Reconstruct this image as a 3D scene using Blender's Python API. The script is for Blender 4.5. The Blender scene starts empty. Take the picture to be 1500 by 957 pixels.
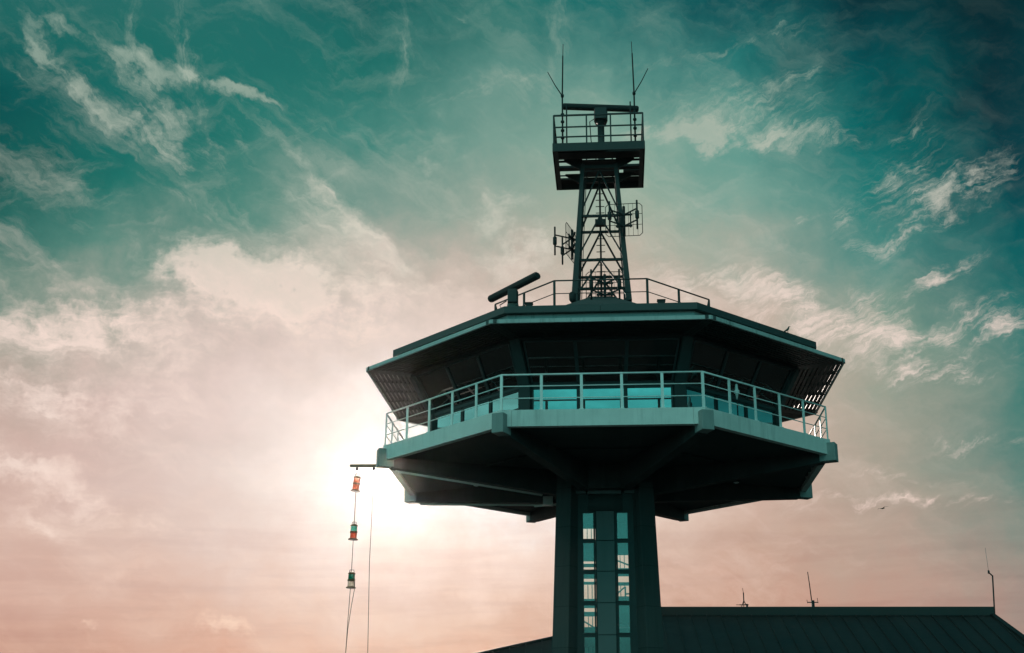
import bpy, bmesh, math, random
from mathutils import Vector, Matrix
random.seed(7)
C = bpy.context.scene.collection
scene = bpy.context.scene
R = math.radians
EYE = 1.65
# ------------------------------------------------------------------ camera
cam = bpy.data.cameras.new('camera'); camo = bpy.data.objects.new('camera', cam); C.objects.link(camo)
camo.matrix_world = Matrix.Translation((0, 0, EYE)) @ Matrix.Rotation(R(90 + 18.8934), 4, 'X') @ Matrix.Rotation(R(0.336), 4, 'Z')
cam.sensor_width = 36; cam.lens = 1876.17 / 1500 * 36; cam.clip_start = .1; cam.clip_end = 20000
scene.camera = camo
scene.render.resolution_x = 1024; scene.render.resolution_y = 653
vs = scene.view_settings
vs.view_transform = 'Standard'; vs.look = 'None'; vs.exposure = 0; vs.gamma = 1; vs.use_curve_mapping = False
scene.render.engine = 'CYCLES'
scene.cycles.max_bounces = 7; scene.cycles.transparent_max_bounces = 12
SUN_AZ, SUN_EL = -5.66, 12.31
HAZE_D, HAZE_G = .000040, .965

def lin(c):
    return tuple((v / 255 / 12.92 if v / 255 < .04045 else ((v / 255 + .055) / 1.055) ** 2.4) for v in c)

# ------------------------------------------------------------------ node helper
class NT:
    def __init__(s, tree): s.t = tree
    def n(s, typ, ins=None, **kw):
        nd = s.t.nodes.new(typ)
        for k, v in kw.items(): setattr(nd, k, v)
        for k, v in (ins or {}).items():
            if isinstance(v, bpy.types.NodeSocket): s.t.links.new(v, nd.inputs[k])
            else: nd.inputs[k].default_value = v
        return nd
    def m(s, op, a, b=None, c=None, clamp=False):
        ins = {0: a}
        if b is not None: ins[1] = b
        if c is not None: ins[2] = c
        return s.n('ShaderNodeMath', ins, operation=op, use_clamp=clamp).outputs[0]
    def v(s, op, a, b=None):
        ins = {0: a}
        if b is not None: ins[1] = b
        return s.n('ShaderNodeVectorMath', ins, operation=op)
    def mix(s, f, a, b, blend='MIX'):
        nd = s.t.nodes.new('ShaderNodeMix'); nd.data_type = 'RGBA'; nd.blend_type = blend
        for i, v in ((0, f), (6, a), (7, b)):
            if isinstance(v, bpy.types.NodeSocket): s.t.links.new(v, nd.inputs[i])
            else: nd.inputs[i].default_value = v if i == 0 else (*v[:3], 1)
        return nd.outputs[2]
    def ramp(s, f, stops, interp='LINEAR'):
        nd = s.n('ShaderNodeValToRGB', {0: f}); cr = nd.color_ramp; cr.interpolation = interp
        while len(cr.elements) < len(stops): cr.elements.new(.5)
        for e, (p, c) in zip(cr.elements, stops): e.position = p; e.color = (*c[:3], 1)
        return nd.outputs[0]
    def mrange(s, v, a, b, c=0, d=1, smooth=False):
        return s.n('ShaderNodeMapRange', {0: v, 1: a, 2: b, 3: c, 4: d}, interpolation_type='SMOOTHSTEP' if smooth else 'LINEAR').outputs[0]

# ------------------------------------------------------------------ sky colours by azimuth column (deg) and elevation (deg), and cloud banks
ELS = [3, 6, 9, 12, 15, 18, 21, 24, 27, 30, 33]
SKY = {
  -25: [(194,143,128), (210,167,153), (214,178,164), (195,161,149), (174,157,143), (98,134,120), (4,95,87), (0,70,67), (0,76,75), (21,97,92), (55,108,103)],
  -19: [(195,141,125), (210,166,151), (217,184,171), (211,180,171), (207,179,170), (171,167,155), (86,132,120), (19,107,98), (3,98,93), (24,103,96), (44,107,102)],
  -13: [(210,146,127), (215,172,157), (221,192,183), (224,202,195), (226,202,195), (212,189,181), (152,160,148), (72,129,117), (28,112,103), (25,106,99), (28,102,97)],
  -7: [(221,167,146), (224,189,177), (235,212,206), (255,242,237), (254,236,230), (224,203,195), (189,175,164), (121,149,138), (61,128,118), (26,108,100), (0,84,83)],
  -1: [(217,154,131), (221,179,162), (246,217,206), (255,255,255), (255,255,255), (238,213,203), (199,179,167), (152,164,151), (116,152,140), (89,137,127), (42,112,104)],
  5: [(199,137,116), (204,157,138), (219,185,170), (255,239,226), (255,255,255), (238,204,192), (194,176,161), (157,171,154), (134,166,151), (91,141,131), (23,104,101)],
  11: [(188,132,114), (195,146,128), (197,162,145), (207,175,160), (212,180,164), (209,180,165), (166,168,154), (121,159,146), (85,146,135), (34,113,109), (0,71,77)],
  17: [(182,132,117), (187,145,131), (178,155,141), (164,156,141), (156,156,141), (133,153,137), (79,135,126), (29,119,113), (2,99,97), (0,71,75), (0,45,53)],
  23: [(159,127,117), (148,133,126), (123,136,126), (82,125,116), (60,120,111), (32,112,106), (0,86,88), (0,60,68), (0,45,53), (0,37,44), (0,32,37)],
}
BLOBS = [
  ('A',-20.90,29.95,1.22,0.32,-12,0.90),
  ('A',-21.90,29.25,1.37,0.32,-55,0.80),
  ('A',-20.44,28.06,1.68,0.35,-45,0.90),
  ('A',-18.70,27.05,1.83,0.42,-40,0.90),
  ('A',-16.70,26.28,1.68,0.53,-35,0.90),
  ('A',-15.66,26.27,1.22,0.42,-60,0.50),
  ('A',-17.00,28.89,1.68,0.35,-8,0.90),
  ('A',-14.40,28.76,2.13,0.32,-13,0.90),
  ('A',-12.67,28.47,1.37,0.21,-17,0.80),
  ('A',-11.08,28.08,0.79,0.21,-6,0.60),
  ('A',-16.88,27.84,3.35,0.49,-38,0.45),
  ('A',-14.49,26.57,1.83,0.49,-52,0.55),
  ('A',-18.27,29.49,1.83,0.42,-35,0.35),
  ('A',-14.19,23.42,1.52,0.35,-10,0.50),
  ('A',-8.69,27.58,1.37,0.63,-35,0.35),
  ('A',0.26,29.48,3.96,0.91,-12,0.50),
  ('A',-12.65,26.48,1.83,0.42,-48,0.40),
  ('A',-22.27,27.91,1.52,0.28,-35,0.35),
  ('A',-2.42,32.53,0.92,0.25,25,0.40),
  ('V',-15.49,30.34,2.59,0.42,-80,0.75),
  ('V',-14.64,28.73,1.83,0.35,-82,0.50),
  ('V',-17.47,30.33,2.29,0.42,-75,0.55),
  ('V',2.17,31.75,2.29,0.49,-105,0.70),
  ('V',-5.48,30.58,2.59,0.35,-98,0.50),
  ('B',-12.90,20.52,2.75,1.12,-12,1.00),
  ('B',-9.73,19.71,3.66,1.40,-20,0.80),
  ('B',-18.24,18.28,5.79,1.05,12,0.75),
  ('B',-8.56,20.24,6.41,1.19,-12,0.60),
  ('B',-0.50,24.17,1.16,0.91,-0,0.80),
  ('B',0.29,22.20,2.29,1.12,10,0.80),
  ('B',-3.86,25.91,1.37,0.91,-30,0.40),
  ('B',-18.63,14.51,3.66,1.75,-10,0.60),
  ('B',-19.87,11.59,2.44,0.56,-8,0.90),
  ('B',-14.08,15.80,2.75,1.75,-5,0.40),
  ('B',-12.00,5.39,1.46,0.49,-3,1.10),
  ('B',-16.74,5.42,0.67,0.25,-0,0.70),
  ('B',-16.83,10.20,3.66,1.05,-12,0.50),
  ('B',-19.09,9.34,2.13,0.70,-10,0.50),
  ('C',10.11,26.98,5.34,0.39,-5,1.00),
  ('C',7.62,27.44,2.13,0.70,-5,0.60),
  ('C',10.81,28.11,3.96,1.05,-6,0.50),
  ('C',13.70,29.28,2.13,0.35,18,0.45),
  ('C',19.64,23.60,2.59,0.77,25,0.90),
  ('C',17.46,24.62,1.83,0.91,22,0.60),
  ('C',16.61,21.80,1.07,0.46,15,0.80),
  ('C',18.84,20.11,1.52,0.35,32,0.90),
  ('C',14.96,22.85,0.92,0.70,30,0.45),
  ('C',16.50,17.55,3.96,0.70,-12,0.80),
  ('C',12.66,19.64,3.96,0.91,-12,0.75),
  ('C',20.89,17.82,1.28,0.42,20,0.70),
  ('C',8.55,20.49,2.75,1.05,-8,0.65),
  ('C',17.47,16.14,3.35,0.49,-10,0.65),
  ('C',16.43,10.71,5.79,0.28,-4,0.60),
  ('C',15.17,11.79,4.88,0.28,-6,0.35),
  ('C',12.95,22.84,0.43,0.28,-0,0.50),
  ('C',18.26,26.68,1.22,0.42,25,0.40),
  ('C',19.61,18.40,2.13,0.49,20,0.50),
  ('C',19.56,12.93,2.75,0.28,-6,0.40),
  ('A',-9.16,25.11,5.79,0.42,-41,0.45),
  ('A',-10.84,22.79,3.96,0.35,-32,0.40),
  ('A',-5.92,22.35,3.66,0.35,-38,0.35),
  ('C',-1.69,29.10,4.88,0.42,10,0.45),
  ('C',8.40,30.48,5.18,0.42,6,0.40),
  ('C',12.26,30.88,2.75,0.28,12,0.30),
  ('B',-17.57,17.24,5.18,0.63,4,0.50),
  ('B',-4.01,20.60,3.35,0.56,-10,0.40),
]

def build_world():
    w = bpy.data.worlds.new('World'); scene.world = w; w.use_nodes = True
    t = w.node_tree; t.nodes.clear(); N = NT(t)
    co = N.n('ShaderNodeTexCoord').outputs['Generated']
    d = N.v('NORMALIZE', co).outputs[0]
    sp = N.n('ShaderNodeSeparateXYZ', {0: d})
    az = N.m('MULTIPLY', N.m('ARCTAN2', sp.outputs[0], sp.outputs[1]), 180 / math.pi)
    el = N.m('MULTIPLY', N.m('ARCSINE', sp.outputs[2]), 180 / math.pi)
    azs = N.m('MULTIPLY', az, .945)
    P0 = N.n('ShaderNodeCombineXYZ', {0: azs, 1: el}).outputs[0]
    # feathery wander of every edge
    nz = N.n('ShaderNodeTexNoise', {'Vector': P0, 'Scale': .35, 'Detail': 5, 'Roughness': .62}, noise_dimensions='2D').outputs['Color']
    wv = N.v('SUBTRACT', nz, (.5, .5, .5)).outputs[0]
    P = N.v('ADD', P0, N.n('ShaderNodeVectorMath', {0: wv, 'Scale': 2.6}, operation='SCALE').outputs[0]).outputs[0]
    Pg = N.v('ADD', P0, N.n('ShaderNodeVectorMath', {0: wv, 'Scale': 3.6}, operation='SCALE').outputs[0]).outputs[0]
    sg = N.n('ShaderNodeSeparateXYZ', {0: Pg})
    gaz = N.m('DIVIDE', sg.outputs[0], .945); gel = N.m('DIVIDE', sg.outputs[1], 90, clamp=True)
    cols = {}
    for a, row in SKY.items():
        st = [(e / 90, lin(c)) for e, c in zip(ELS, row)]
        st += [(45 / 90, (.004, .06, .07)), (1, (.0, .03, .04))]
        cols[a] = N.ramp(gel, st)
    rear = [(0, (.18, .70, .65)), (.10, (.13, .74, .70)), (.24, (.06, .72, .70)), (.36, (.50, .95, .86)), (.55, (.50, .90, .82)), (.75, (.1, .3, .3)), (1, (.0, .05, .06))]  # unseen sky behind the camera, brightened to light the fascia and panes
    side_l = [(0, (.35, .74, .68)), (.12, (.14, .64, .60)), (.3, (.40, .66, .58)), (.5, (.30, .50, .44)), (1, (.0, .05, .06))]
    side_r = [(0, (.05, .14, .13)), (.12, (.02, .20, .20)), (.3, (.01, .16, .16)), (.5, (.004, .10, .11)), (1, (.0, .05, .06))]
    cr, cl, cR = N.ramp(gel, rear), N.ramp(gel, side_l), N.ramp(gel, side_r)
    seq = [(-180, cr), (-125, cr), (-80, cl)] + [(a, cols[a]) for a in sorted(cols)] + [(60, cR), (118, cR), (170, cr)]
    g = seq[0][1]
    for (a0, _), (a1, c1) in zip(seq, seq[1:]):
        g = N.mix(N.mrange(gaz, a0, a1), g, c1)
    # cloud banks
    def field(letter):
        acc = None
        for k, x, y, a, b, r, s in BLOBS:
            if k != letter: continue
            mp = N.n('ShaderNodeMapping', {'Vector': P, 'Location': (x, y, 0), 'Rotation': (0, 0, R(r)), 'Scale': (a * 2.1, b * 2.3, 1)}, vector_type='TEXTURE').outputs[0]
            q = N.n('ShaderNodeTexGradient', {0: mp}, gradient_type='QUADRATIC_SPHERE').outputs['Fac']
            acc = N.m('MULTIPLY', q, s) if acc is None else N.m('MULTIPLY_ADD', q, s, acc)
        return acc
    def streak(ang, sx, sy, detail=7, rough=.62, dist=0.0, src=None):
        mp = N.n('ShaderNodeMapping', {'Vector': src or Pw, 'Rotation': (0, 0, R(ang)), 'Scale': (sx, sy, 1)}, vector_type='TEXTURE').outputs[0]
        return N.n('ShaderNodeTexNoise', {'Vector': mp, 'Scale': 1, 'Detail': detail, 'Roughness': rough, 'Distortion': dist}, noise_dimensions='2D').outputs['Fac']
    Pw = N.v('ADD', P0, N.n('ShaderNodeVectorMath', {0: wv, 'Scale': 1.6}, operation='SCALE').outputs[0]).outputs[0]
    def bank(letter, ang, sx, sy, soft, gain, edge, fine):
        # a broad shape, eaten into by coarse lumps and combed by fine fibres
        acc = field(letter)
        n1 = N.m('SUBTRACT', streak(ang, sx, sy, 3, .55), .5)
        n2 = N.m('SUBTRACT', streak(ang, sx * .42, sy * .22, 7, .68), .5)
        x = N.m('MULTIPLY_ADD', n1, gain, N.m('MULTIPLY', acc, 1.8))
        x = N.m('MULTIPLY_ADD', n2, fine, x)
        dd = N.mrange(x, edge, edge + soft, 0, 1, True)
        return N.m('MULTIPLY', dd, N.m('MULTIPLY', acc, 3.0, clamp=True))
    dA = bank('A', -34, 4.5, .9, 1.5, .55, .10, 1.5)
    dB = bank('B', 3, 2.2, 1.4, 1.4, 1.2, .10, 1.2)
    dC = bank('C', 22, 3.6, .9, 1.6, .9, .12, 2.2)
    dV = bank('V', 98, 5.0, .9, 1.6, .9, .05, 1.6)
    dens = N.m('ADD', N.m('MULTIPLY_ADD', dV, .6, N.m('MULTIPLY', dA, .66)), N.m('ADD', N.m('MULTIPLY', dB, .85), N.m('MULTIPLY', dC, .76)))
    v1 = N.mrange(streak(-28, 7, 1.5, 8, .66), .46, .76, 0, .26, True)
    v2 = N.mrange(streak(16, 5, 1.2, 8, .66), .50, .78, 0, .20, True)
    dens = N.m('ADD', dens, N.m('MULTIPLY', N.m('ADD', v1, v2), N.mrange(az, 5, 24, 1, .15, True)))
    mpd = N.n('ShaderNodeMapping', {'Vector': Pw, 'Location': (-6.72, 23.07, 0), 'Rotation': (0, 0, R(-40.5)), 'Scale': (1, 1, 1)}, vector_type='TEXTURE').outputs[0]
    sb = N.n('ShaderNodeSeparateXYZ', {0: mpd})
    bd = N.m('MULTIPLY', N.mrange(sb.outputs[1], -3.6, -.3, 0, 1, True), N.mrange(sb.outputs[1], -.05, .45, 1, 0, True))
    bd = N.m('MULTIPLY', bd, N.mrange(N.m('ABSOLUTE', sb.outputs[0]), 1.5, 6.5, 1, 0, True))
    dens = N.m('MULTIPLY_ADD', bd, N.mrange(streak(-18, 1.6, .35, 6, .65), .3, .7, .22, .62), dens)
    front = N.mrange(N.m('ABSOLUTE', az), 40, 70, 1, 0)
    dens = N.m('MULTIPLY', dens, front, clamp=True)
    ccol = N.ramp(gel, [(3 / 90, lin((238, 195, 172))), (9 / 90, lin((240, 212, 199))), (14 / 90, lin((246, 222, 211))), (19 / 90, lin((242, 217, 205))),
                        (23 / 90, lin((205, 200, 186))), (28 / 90, lin((165, 178, 163))), (33 / 90, lin((120, 152, 140)))])
    g = N.mix(dens, g, ccol)
    lowm = N.mrange(el, 6, 16, 1, 0, True)
    st = N.mrange(streak(1.5, 8, .8, 6, .58, 0, P0), .40, .68, .0, 1, True)
    st2 = N.mrange(streak(6, 3.5, 1.5, 7), .4, .66, .0, 1, True)
    g = N.mix(N.m('MULTIPLY', N.m('MULTIPLY', st, lowm), .42), g, (.82, .75, .77), 'MULTIPLY')
    midm = N.m('MULTIPLY', N.mrange(el, 8, 13, 0, 1, True), N.mrange(el, 17, 22, 1, 0, True))
    g = N.mix(N.m('MULTIPLY', N.m('MULTIPLY', st2, midm), .20), g, (.82, .86, .86), 'MULTIPLY')
    # broken cloud added to the unseen sky, to vary the window reflections
    rc = N.mrange(streak(4, 14, 4.5, 6, .6), .36, .64, .62, 1.25, True)
    rcv = N.n('ShaderNodeVectorMath', {0: g, 'Scale': rc}, operation='SCALE').outputs[0]
    g = N.mix(N.mrange(N.m('ABSOLUTE', az), 45, 80, 0, 1), g, rcv)
    # glare of the low sun in thin cloud
    sd = Vector((math.sin(R(SUN_AZ)) * math.cos(R(SUN_EL)), math.cos(R(SUN_AZ)) * math.cos(R(SUN_EL)), math.sin(R(SUN_EL))))
    dt = N.v('DOT_PRODUCT', d, tuple(sd)).outputs['Value']
    th = N.m('MULTIPLY', N.m('ARCCOSINE', N.m('MINIMUM', dt, .9999999)), 180 / math.pi)
    dim = N.m('SUBTRACT', 1.0, N.m('MULTIPLY', N.m('EXPONENT', N.m('MULTIPLY', N.m('MULTIPLY', th, th), -1 / 9.0)), .40))
    g = N.n('ShaderNodeVectorMath', {0: g, 'Scale': dim}, operation='SCALE').outputs[0]
    a1 = N.m('MULTIPLY', N.m('EXPONENT', N.m('MULTIPLY', N.m('MULTIPLY', th, th), -1 / (.36 ** 2))), 4.0)
    a2 = N.m('MULTIPLY', N.m('EXPONENT', N.m('MULTIPLY', th, -1 / 1.2)), .10)
    au = N.n('ShaderNodeVectorMath', {0: (1, .90, .78), 'Scale': N.m('ADD', a1, a2)}, operation='SCALE').outputs[0]
    g = N.v('ADD', g, au).outputs[0]
    ns = N.n('ShaderNodeTexSky', sky_type='NISHITA', sun_disc=False, sun_elevation=R(SUN_EL), sun_rotation=R(SUN_AZ), altitude=0, air_density=1.0, dust_density=1.0, ozone_density=2.0)
    nsc = N.mix(1.0, ns.outputs[0], (.55, 1.0, .85), 'MULTIPLY')
    b1 = N.n('ShaderNodeBackground', {0: nsc, 1: .05})
    b2 = N.n('ShaderNodeBackground', {0: g, 1: 1.05})
    mx = N.n('ShaderNodeMixShader', {0: .96, 1: b1.outputs[0], 2: b2.outputs[0]})
    out = N.n('ShaderNodeOutputWorld', {0: mx.outputs[0]})
    w.cycles.sampling_method = 'MANUAL'; w.cycles.sample_map_resolution = 512
    sl = bpy.data.lights.new('sun', 'SUN'); sl.energy = 3.0; sl.angle = R(.5); sl.color = (1, .86, .75)
    so = bpy.data.objects.new('sun', sl); C.objects.link(so)
    so.rotation_euler = (-sd).to_track_quat('-Z', 'Y').to_euler()
build_world()

# ------------------------------------------------------------------ materials
MAT = {}
def material(name, col, rough=.55, metal=0, var=.12, scale=3.0, streaks=0.0, bump=0.0, spec=.5, joint=0.0, panel=0.0):
    m = bpy.data.materials.new(name); m.use_nodes = True
    N = NT(m.node_tree); b = m.node_tree.nodes['Principled BSDF']
    tc = N.n('ShaderNodeTexCoord').outputs['Object']
    n1 = N.n('ShaderNodeTexNoise', {'Vector': tc, 'Scale': scale, 'Detail': 6, 'Roughness': .65}).outputs['Fac']
    dark = tuple(c * (1 - var * 1.6) for c in col); lite = tuple(min(1, c * (1 + var)) for c in col)
    c = N.mix(N.mrange(n1, .3, .7), dark, lite)
    if streaks:
        mp = N.n('ShaderNodeMapping', {'Vector': tc, 'Scale': (5, 5, .35)}).outputs[0]
        s = N.n('ShaderNodeTexNoise', {'Vector': mp, 'Scale': 1.3, 'Detail': 5, 'Roughness': .6}).outputs['Fac']
        big = N.n('ShaderNodeTexNoise', {'Vector': tc, 'Scale': .45, 'Detail': 2}).outputs['Fac']
        f = N.m('MULTIPLY', N.mrange(s, .48, .72), N.mrange(big, .42, .6))
        c = N.mix(N.m('MULTIPLY', f, streaks), c, tuple(v * .35 for v in col))
    xyz = N.n('ShaderNodeSeparateXYZ', {0: tc})
    if joint:      # pour joints of the concrete lifts
        fz = N.m('FRACT', N.m('DIVIDE', xyz.outputs[2], joint))
        c = N.mix(N.m('MULTIPLY', N.m('LESS_THAN', fz, .018), .75), c, tuple(v * .3 for v in col))
        lift = N.n('ShaderNodeTexWhiteNoise', {'W': N.m('FLOOR', N.m('DIVIDE', xyz.outputs[2], joint))}, noise_dimensions='1D').outputs[0]
        c = N.mix(N.m('MULTIPLY', lift, .35), c, tuple(v * .6 for v in col))
    if panel:      # sheets or boards of slightly different tone
        cell = N.n('ShaderNodeTexWhiteNoise', {'W': N.m('FLOOR', N.m('DIVIDE', xyz.outputs[0], panel))}, noise_dimensions='1D').outputs[0]
        c = N.mix(N.m('MULTIPLY', cell, .45), c, tuple(v * .45 for v in col))
    m.node_tree.links.new(c, b.inputs['Base Color'])
    rr = N.mrange(n1, .25, .75, max(.05, rough - .1), min(1, rough + .12))
    m.node_tree.links.new(rr, b.inputs['Roughness'])
    b.inputs['Metallic'].default_value = metal
    b.inputs['Specular IOR Level'].default_value = spec
    if bump:
        n2 = N.n('ShaderNodeTexNoise', {'Vector': tc, 'Scale': scale * 14, 'Detail': 4}).outputs['Fac']
        bp = N.n('ShaderNodeBump', {'Height': n2, 'Strength': bump, 'Distance': .01}).outputs[0]
        m.node_tree.links.new(bp, b.inputs['Normal'])
    MAT[name] = m; return m
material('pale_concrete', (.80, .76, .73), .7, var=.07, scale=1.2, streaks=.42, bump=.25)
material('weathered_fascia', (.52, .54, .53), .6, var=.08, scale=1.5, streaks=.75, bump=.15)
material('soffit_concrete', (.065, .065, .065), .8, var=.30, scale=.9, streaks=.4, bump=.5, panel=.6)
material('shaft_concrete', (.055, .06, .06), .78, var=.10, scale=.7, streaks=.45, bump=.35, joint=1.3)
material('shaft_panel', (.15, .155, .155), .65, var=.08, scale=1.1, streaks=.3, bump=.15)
material('beam_cap', (.30, .32, .31), .65, var=.08, scale=2, streaks=.3)
material('white_paint', (.90, .88, .86), .45, var=.05, scale=6, streaks=.12)
material('mast_paint', (.045, .052, .052), .68, var=.10, scale=5, streaks=.25)
material('dark_metal', (.018, .020, .021), .7, var=.12, scale=6)
material('galvanised', (.30, .31, .32), .42, metal=.4, var=.12, scale=8)
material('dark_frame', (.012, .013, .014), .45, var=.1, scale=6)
material('cab_frame', (.04, .043, .045), .5, var=.1, scale=4)
material('interior_dark', (.03, .03, .03), .8, var=.1)
material('interior_panel', (.035, .04, .04), .6, var=.1)
material('soffit_dark', (.05, .05, .05), .75, var=.15, scale=2)
material('slat_metal', (.035, .032, .030), .5, var=.15, scale=5)
material('roof_membrane', (.085, .09, .09), .7, var=.12, scale=1.0, streaks=.3)
material('parapet_metal', (.055, .06, .06), .5, var=.08, scale=1.5, streaks=.35)
material('roof_sheet', (.022, .026, .027), .5, var=.14, scale=.6, streaks=.3, panel=.68)
material('ridge_metal', (.016, .018, .018), .5, var=.12, scale=1)
material('render_wall', (.45, .44, .42), .8, var=.08, scale=.7, streaks=.3, bump=.3)
material('asphalt', (.045, .045, .045), .9, var=.2, scale=.4, bump=.5)
material('paving', (.06, .058, .055), .85, var=.12, scale=.8, bump=.4)
material('rope', (.10, .075, .05), .9, var=.1, scale=20)
material('bright_pipe', (.85, .80, .76), .5, var=.03)
material('feather', (.10, .10, .09), .8, var=.2, scale=30)
material('bronze', (.16, .11, .06), .4, metal=.5, var=.15, scale=20)
material('timber', (.22, .15, .09), .7, var=.15, scale=6)

def glass(name, trans, refl, amount):
    m = bpy.data.materials.new(name); m.use_nodes = True; t = m.node_tree; t.nodes.clear(); N = NT(t)
    tr = N.n('ShaderNodeBsdfTransparent', {0: (*trans, 1)})
    gl = N.n('ShaderNodeBsdfGlossy', {0: (*refl, 1), 1: .015})
    lw = N.n('ShaderNodeLayerWeight', {0: .35}).outputs['Fresnel']
    f = N.mrange(lw, 0, 1, amount, 1)
    mx = N.n('ShaderNodeMixShader', {0: f, 1: tr.outputs[0], 2: gl.outputs[0]})
    N.n('ShaderNodeOutputMaterial', {0: mx.outputs[0]})
    MAT[name] = m
glass('coated_glass', (.36, .38, .37), (.9, .95, .95), .50)
glass('dark_glass', (.40, .42, .42), (.8, .85, .85), .06)
glass('stair_glass', (.90, .88, .84), (.9, .95, .95), .055)

def lens(name, col):
    m = bpy.data.materials.new(name); m.use_nodes = True; t = m.node_tree; t.nodes.clear(); N = NT(t)
    tl = N.n('ShaderNodeBsdfTranslucent', {0: (*col, 1)}); df = N.n('ShaderNodeBsdfTransparent', {0: (*col, 1)})
    gl = N.n('ShaderNodeBsdfGlossy', {0: (1, 1, 1, 1), 1: .1})
    n = N.n('ShaderNodeTexNoise', {'Vector': N.n('ShaderNodeTexCoord').outputs['Object'], 'Scale': 14}).outputs['Fac']
    m1 = N.n('ShaderNodeMixShader', {0: N.mrange(n, .3, .7, .35, .6), 1: tl.outputs[0], 2: df.outputs[0]})
    m2 = N.n('ShaderNodeMixShader', {0: .06, 1: m1.outputs[0], 2: gl.outputs[0]})
    N.n('ShaderNodeOutputMaterial', {0: m2.outputs[0]}); MAT[name] = m
lens('red_lens', (1, .34, .20)); lens('green_lens', (.25, .85, .70)); lens('clear_lens', (.92, .88, .80)); lens('dark_green_lens', (.02, .45, .33))

# ------------------------------------------------------------------ mesh builder
class M:
    def __init__(s): s.v = []; s.f = []; s.sm = []
    def add(s, vs, fs, smooth=False):
        o = len(s.v); s.v += [tuple(p) for p in vs]
        for f in fs: s.f.append([i + o for i in f]); s.sm.append(smooth)
        return s
    def box(s, c, d, rz=0):
        hx, hy, hz = d[0] / 2, d[1] / 2, d[2] / 2; cs, sn = math.cos(rz), math.sin(rz); vs = []
        for z in (-hz, hz):
            for x, y in ((-hx, -hy), (hx, -hy), (hx, hy), (-hx, hy)):
                vs.append((c[0] + cs * x - sn * y, c[1] + sn * x + cs * y, c[2] + z))
        return s.add(vs, [(3, 2, 1, 0), (4, 5, 6, 7), (0, 1, 5, 4), (1, 2, 6, 5), (2, 3, 7, 6), (3, 0, 4, 7)])
    def prism(s, poly, z0, z1):
        n = len(poly)
        return s.add([(x, y, z0) for x, y in poly] + [(x, y, z1) for x, y in poly],
                     [tuple(range(n - 1, -1, -1)), tuple(range(n, 2 * n))] + [(i, (i + 1) % n, n + (i + 1) % n, n + i) for i in range(n)])
    def hull(s, low, high):    # loft between two equal loops of 3D points
        n = len(low)
        return s.add(list(low) + list(high), [tuple(range(n - 1, -1, -1)), tuple(range(n, 2 * n))] + [(i, (i + 1) % n, n + (i + 1) % n, n + i) for i in range(n)])
    def bar(s, p0, p1, w, h=None, up=(0, 0, 1), w1=None, h1=None):
        h = w if h is None else h; w1 = w if w1 is None else w1; h1 = h if h1 is None else h1
        p0, p1 = Vector(p0), Vector(p1); d = (p1 - p0).normalized(); up = Vector(up)
        if abs(d.dot(up)) > .99: up = Vector((0, 1, 0))
        x = d.cross(up).normalized(); y = x.cross(d).normalized()
        q = lambda p, a, b: [p - x * a / 2 - y * b / 2, p + x * a / 2 - y * b / 2, p + x * a / 2 + y * b / 2, p - x * a / 2 + y * b / 2]
        return s.hull(q(p0, w, h), q(p1, w1, h1))
    def tube(s, pts, r, n=8, r1=None, cap=True):
        pts = [Vector(p) for p in pts]; k = len(pts); vs = []; fs = []
        for i, p in enumerate(pts):
            d = ((pts[min(i + 1, k - 1)] - pts[max(i - 1, 0)])).normalized()
            up = Vector((0, 0, 1)) if abs(d.z) < .95 else Vector((0, 1, 0))
            x = d.cross(up).normalized(); y = x.cross(d)
            rr = r if r1 is None else r + (r1 - r) * i / (k - 1)
            for j in range(n):
                a = 2 * math.pi * j / n; vs.append(p + x * rr * math.cos(a) + y * rr * math.sin(a))
        for i in range(k - 1):
            for j in range(n): fs.append((i * n + j, i * n + (j + 1) % n, (i + 1) * n + (j + 1) % n, (i + 1) * n + j))
        s.add(vs, fs, True)
        if cap: s.add([], []); o = len(s.v) - len(vs); s.f += [[o + j for j in range(n)][::-1], [o + (k - 1) * n + j for j in range(n)]]; s.sm += [False, False]
        return s
    def lathe(s, prof, n=16, c=(0, 0, 0), smooth=True):
        vs = []; fs = []; k = len(prof)
        for r, z in prof:
            for j in range(n):
                a = 2 * math.pi * (j + .5) / n; vs.append((c[0] + r * math.cos(a), c[1] + r * math.sin(a), c[2] + z))
        for i in range(k - 1):
            for j in range(n): fs.append((i * n + j, i * n + (j + 1) % n, (i + 1) * n + (j + 1) % n, (i + 1) * n + j))
        s.add(vs, fs, smooth)
        o = len(s.v) - len(vs)
        s.f += [[o + j for j in range(n)][::-1], [o + (k - 1) * n + j for j in range(n)]]; s.sm += [False, False]
        return s
    def ring(s, lo_out, lo_in, hi_out, hi_in):   # closed ring of four loops
        n = len(lo_out); o = list(lo_out) + list(lo_in) + list(hi_out) + list(hi_in); fs = []
        for i in range(n):
            j = (i + 1) % n
            fs += [(i, j, 2 * n + j, 2 * n + i), (n + j, n + i, 3 * n + i, 3 * n + j), (2 * n + i, 2 * n + j, 3 * n + j, 3 * n + i), (j, i, n + i, n + j)]
        return s.add(o, fs)
    def build(s, name, mat, parent=None, bevel=0):
        me = bpy.data.meshes.new(name); me.from_pydata(s.v, [], s.f)
        bm = bmesh.new(); bm.from_mesh(me); bmesh.ops.recalc_face_normals(bm, faces=bm.faces); bm.to_mesh(me); bm.free()
        me.polygons.foreach_set('use_smooth', s.sm); me.update()
        o = bpy.data.objects.new(name, me); C.objects.link(o); me.materials.append(MAT[mat])
        if parent: o.parent = parent
        if bevel:
            b = o.modifiers.new('edge', 'BEVEL'); b.width = bevel; b.segments = 2; b.limit_method = 'ANGLE'; b.angle_limit = R(40)
        return o
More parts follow.
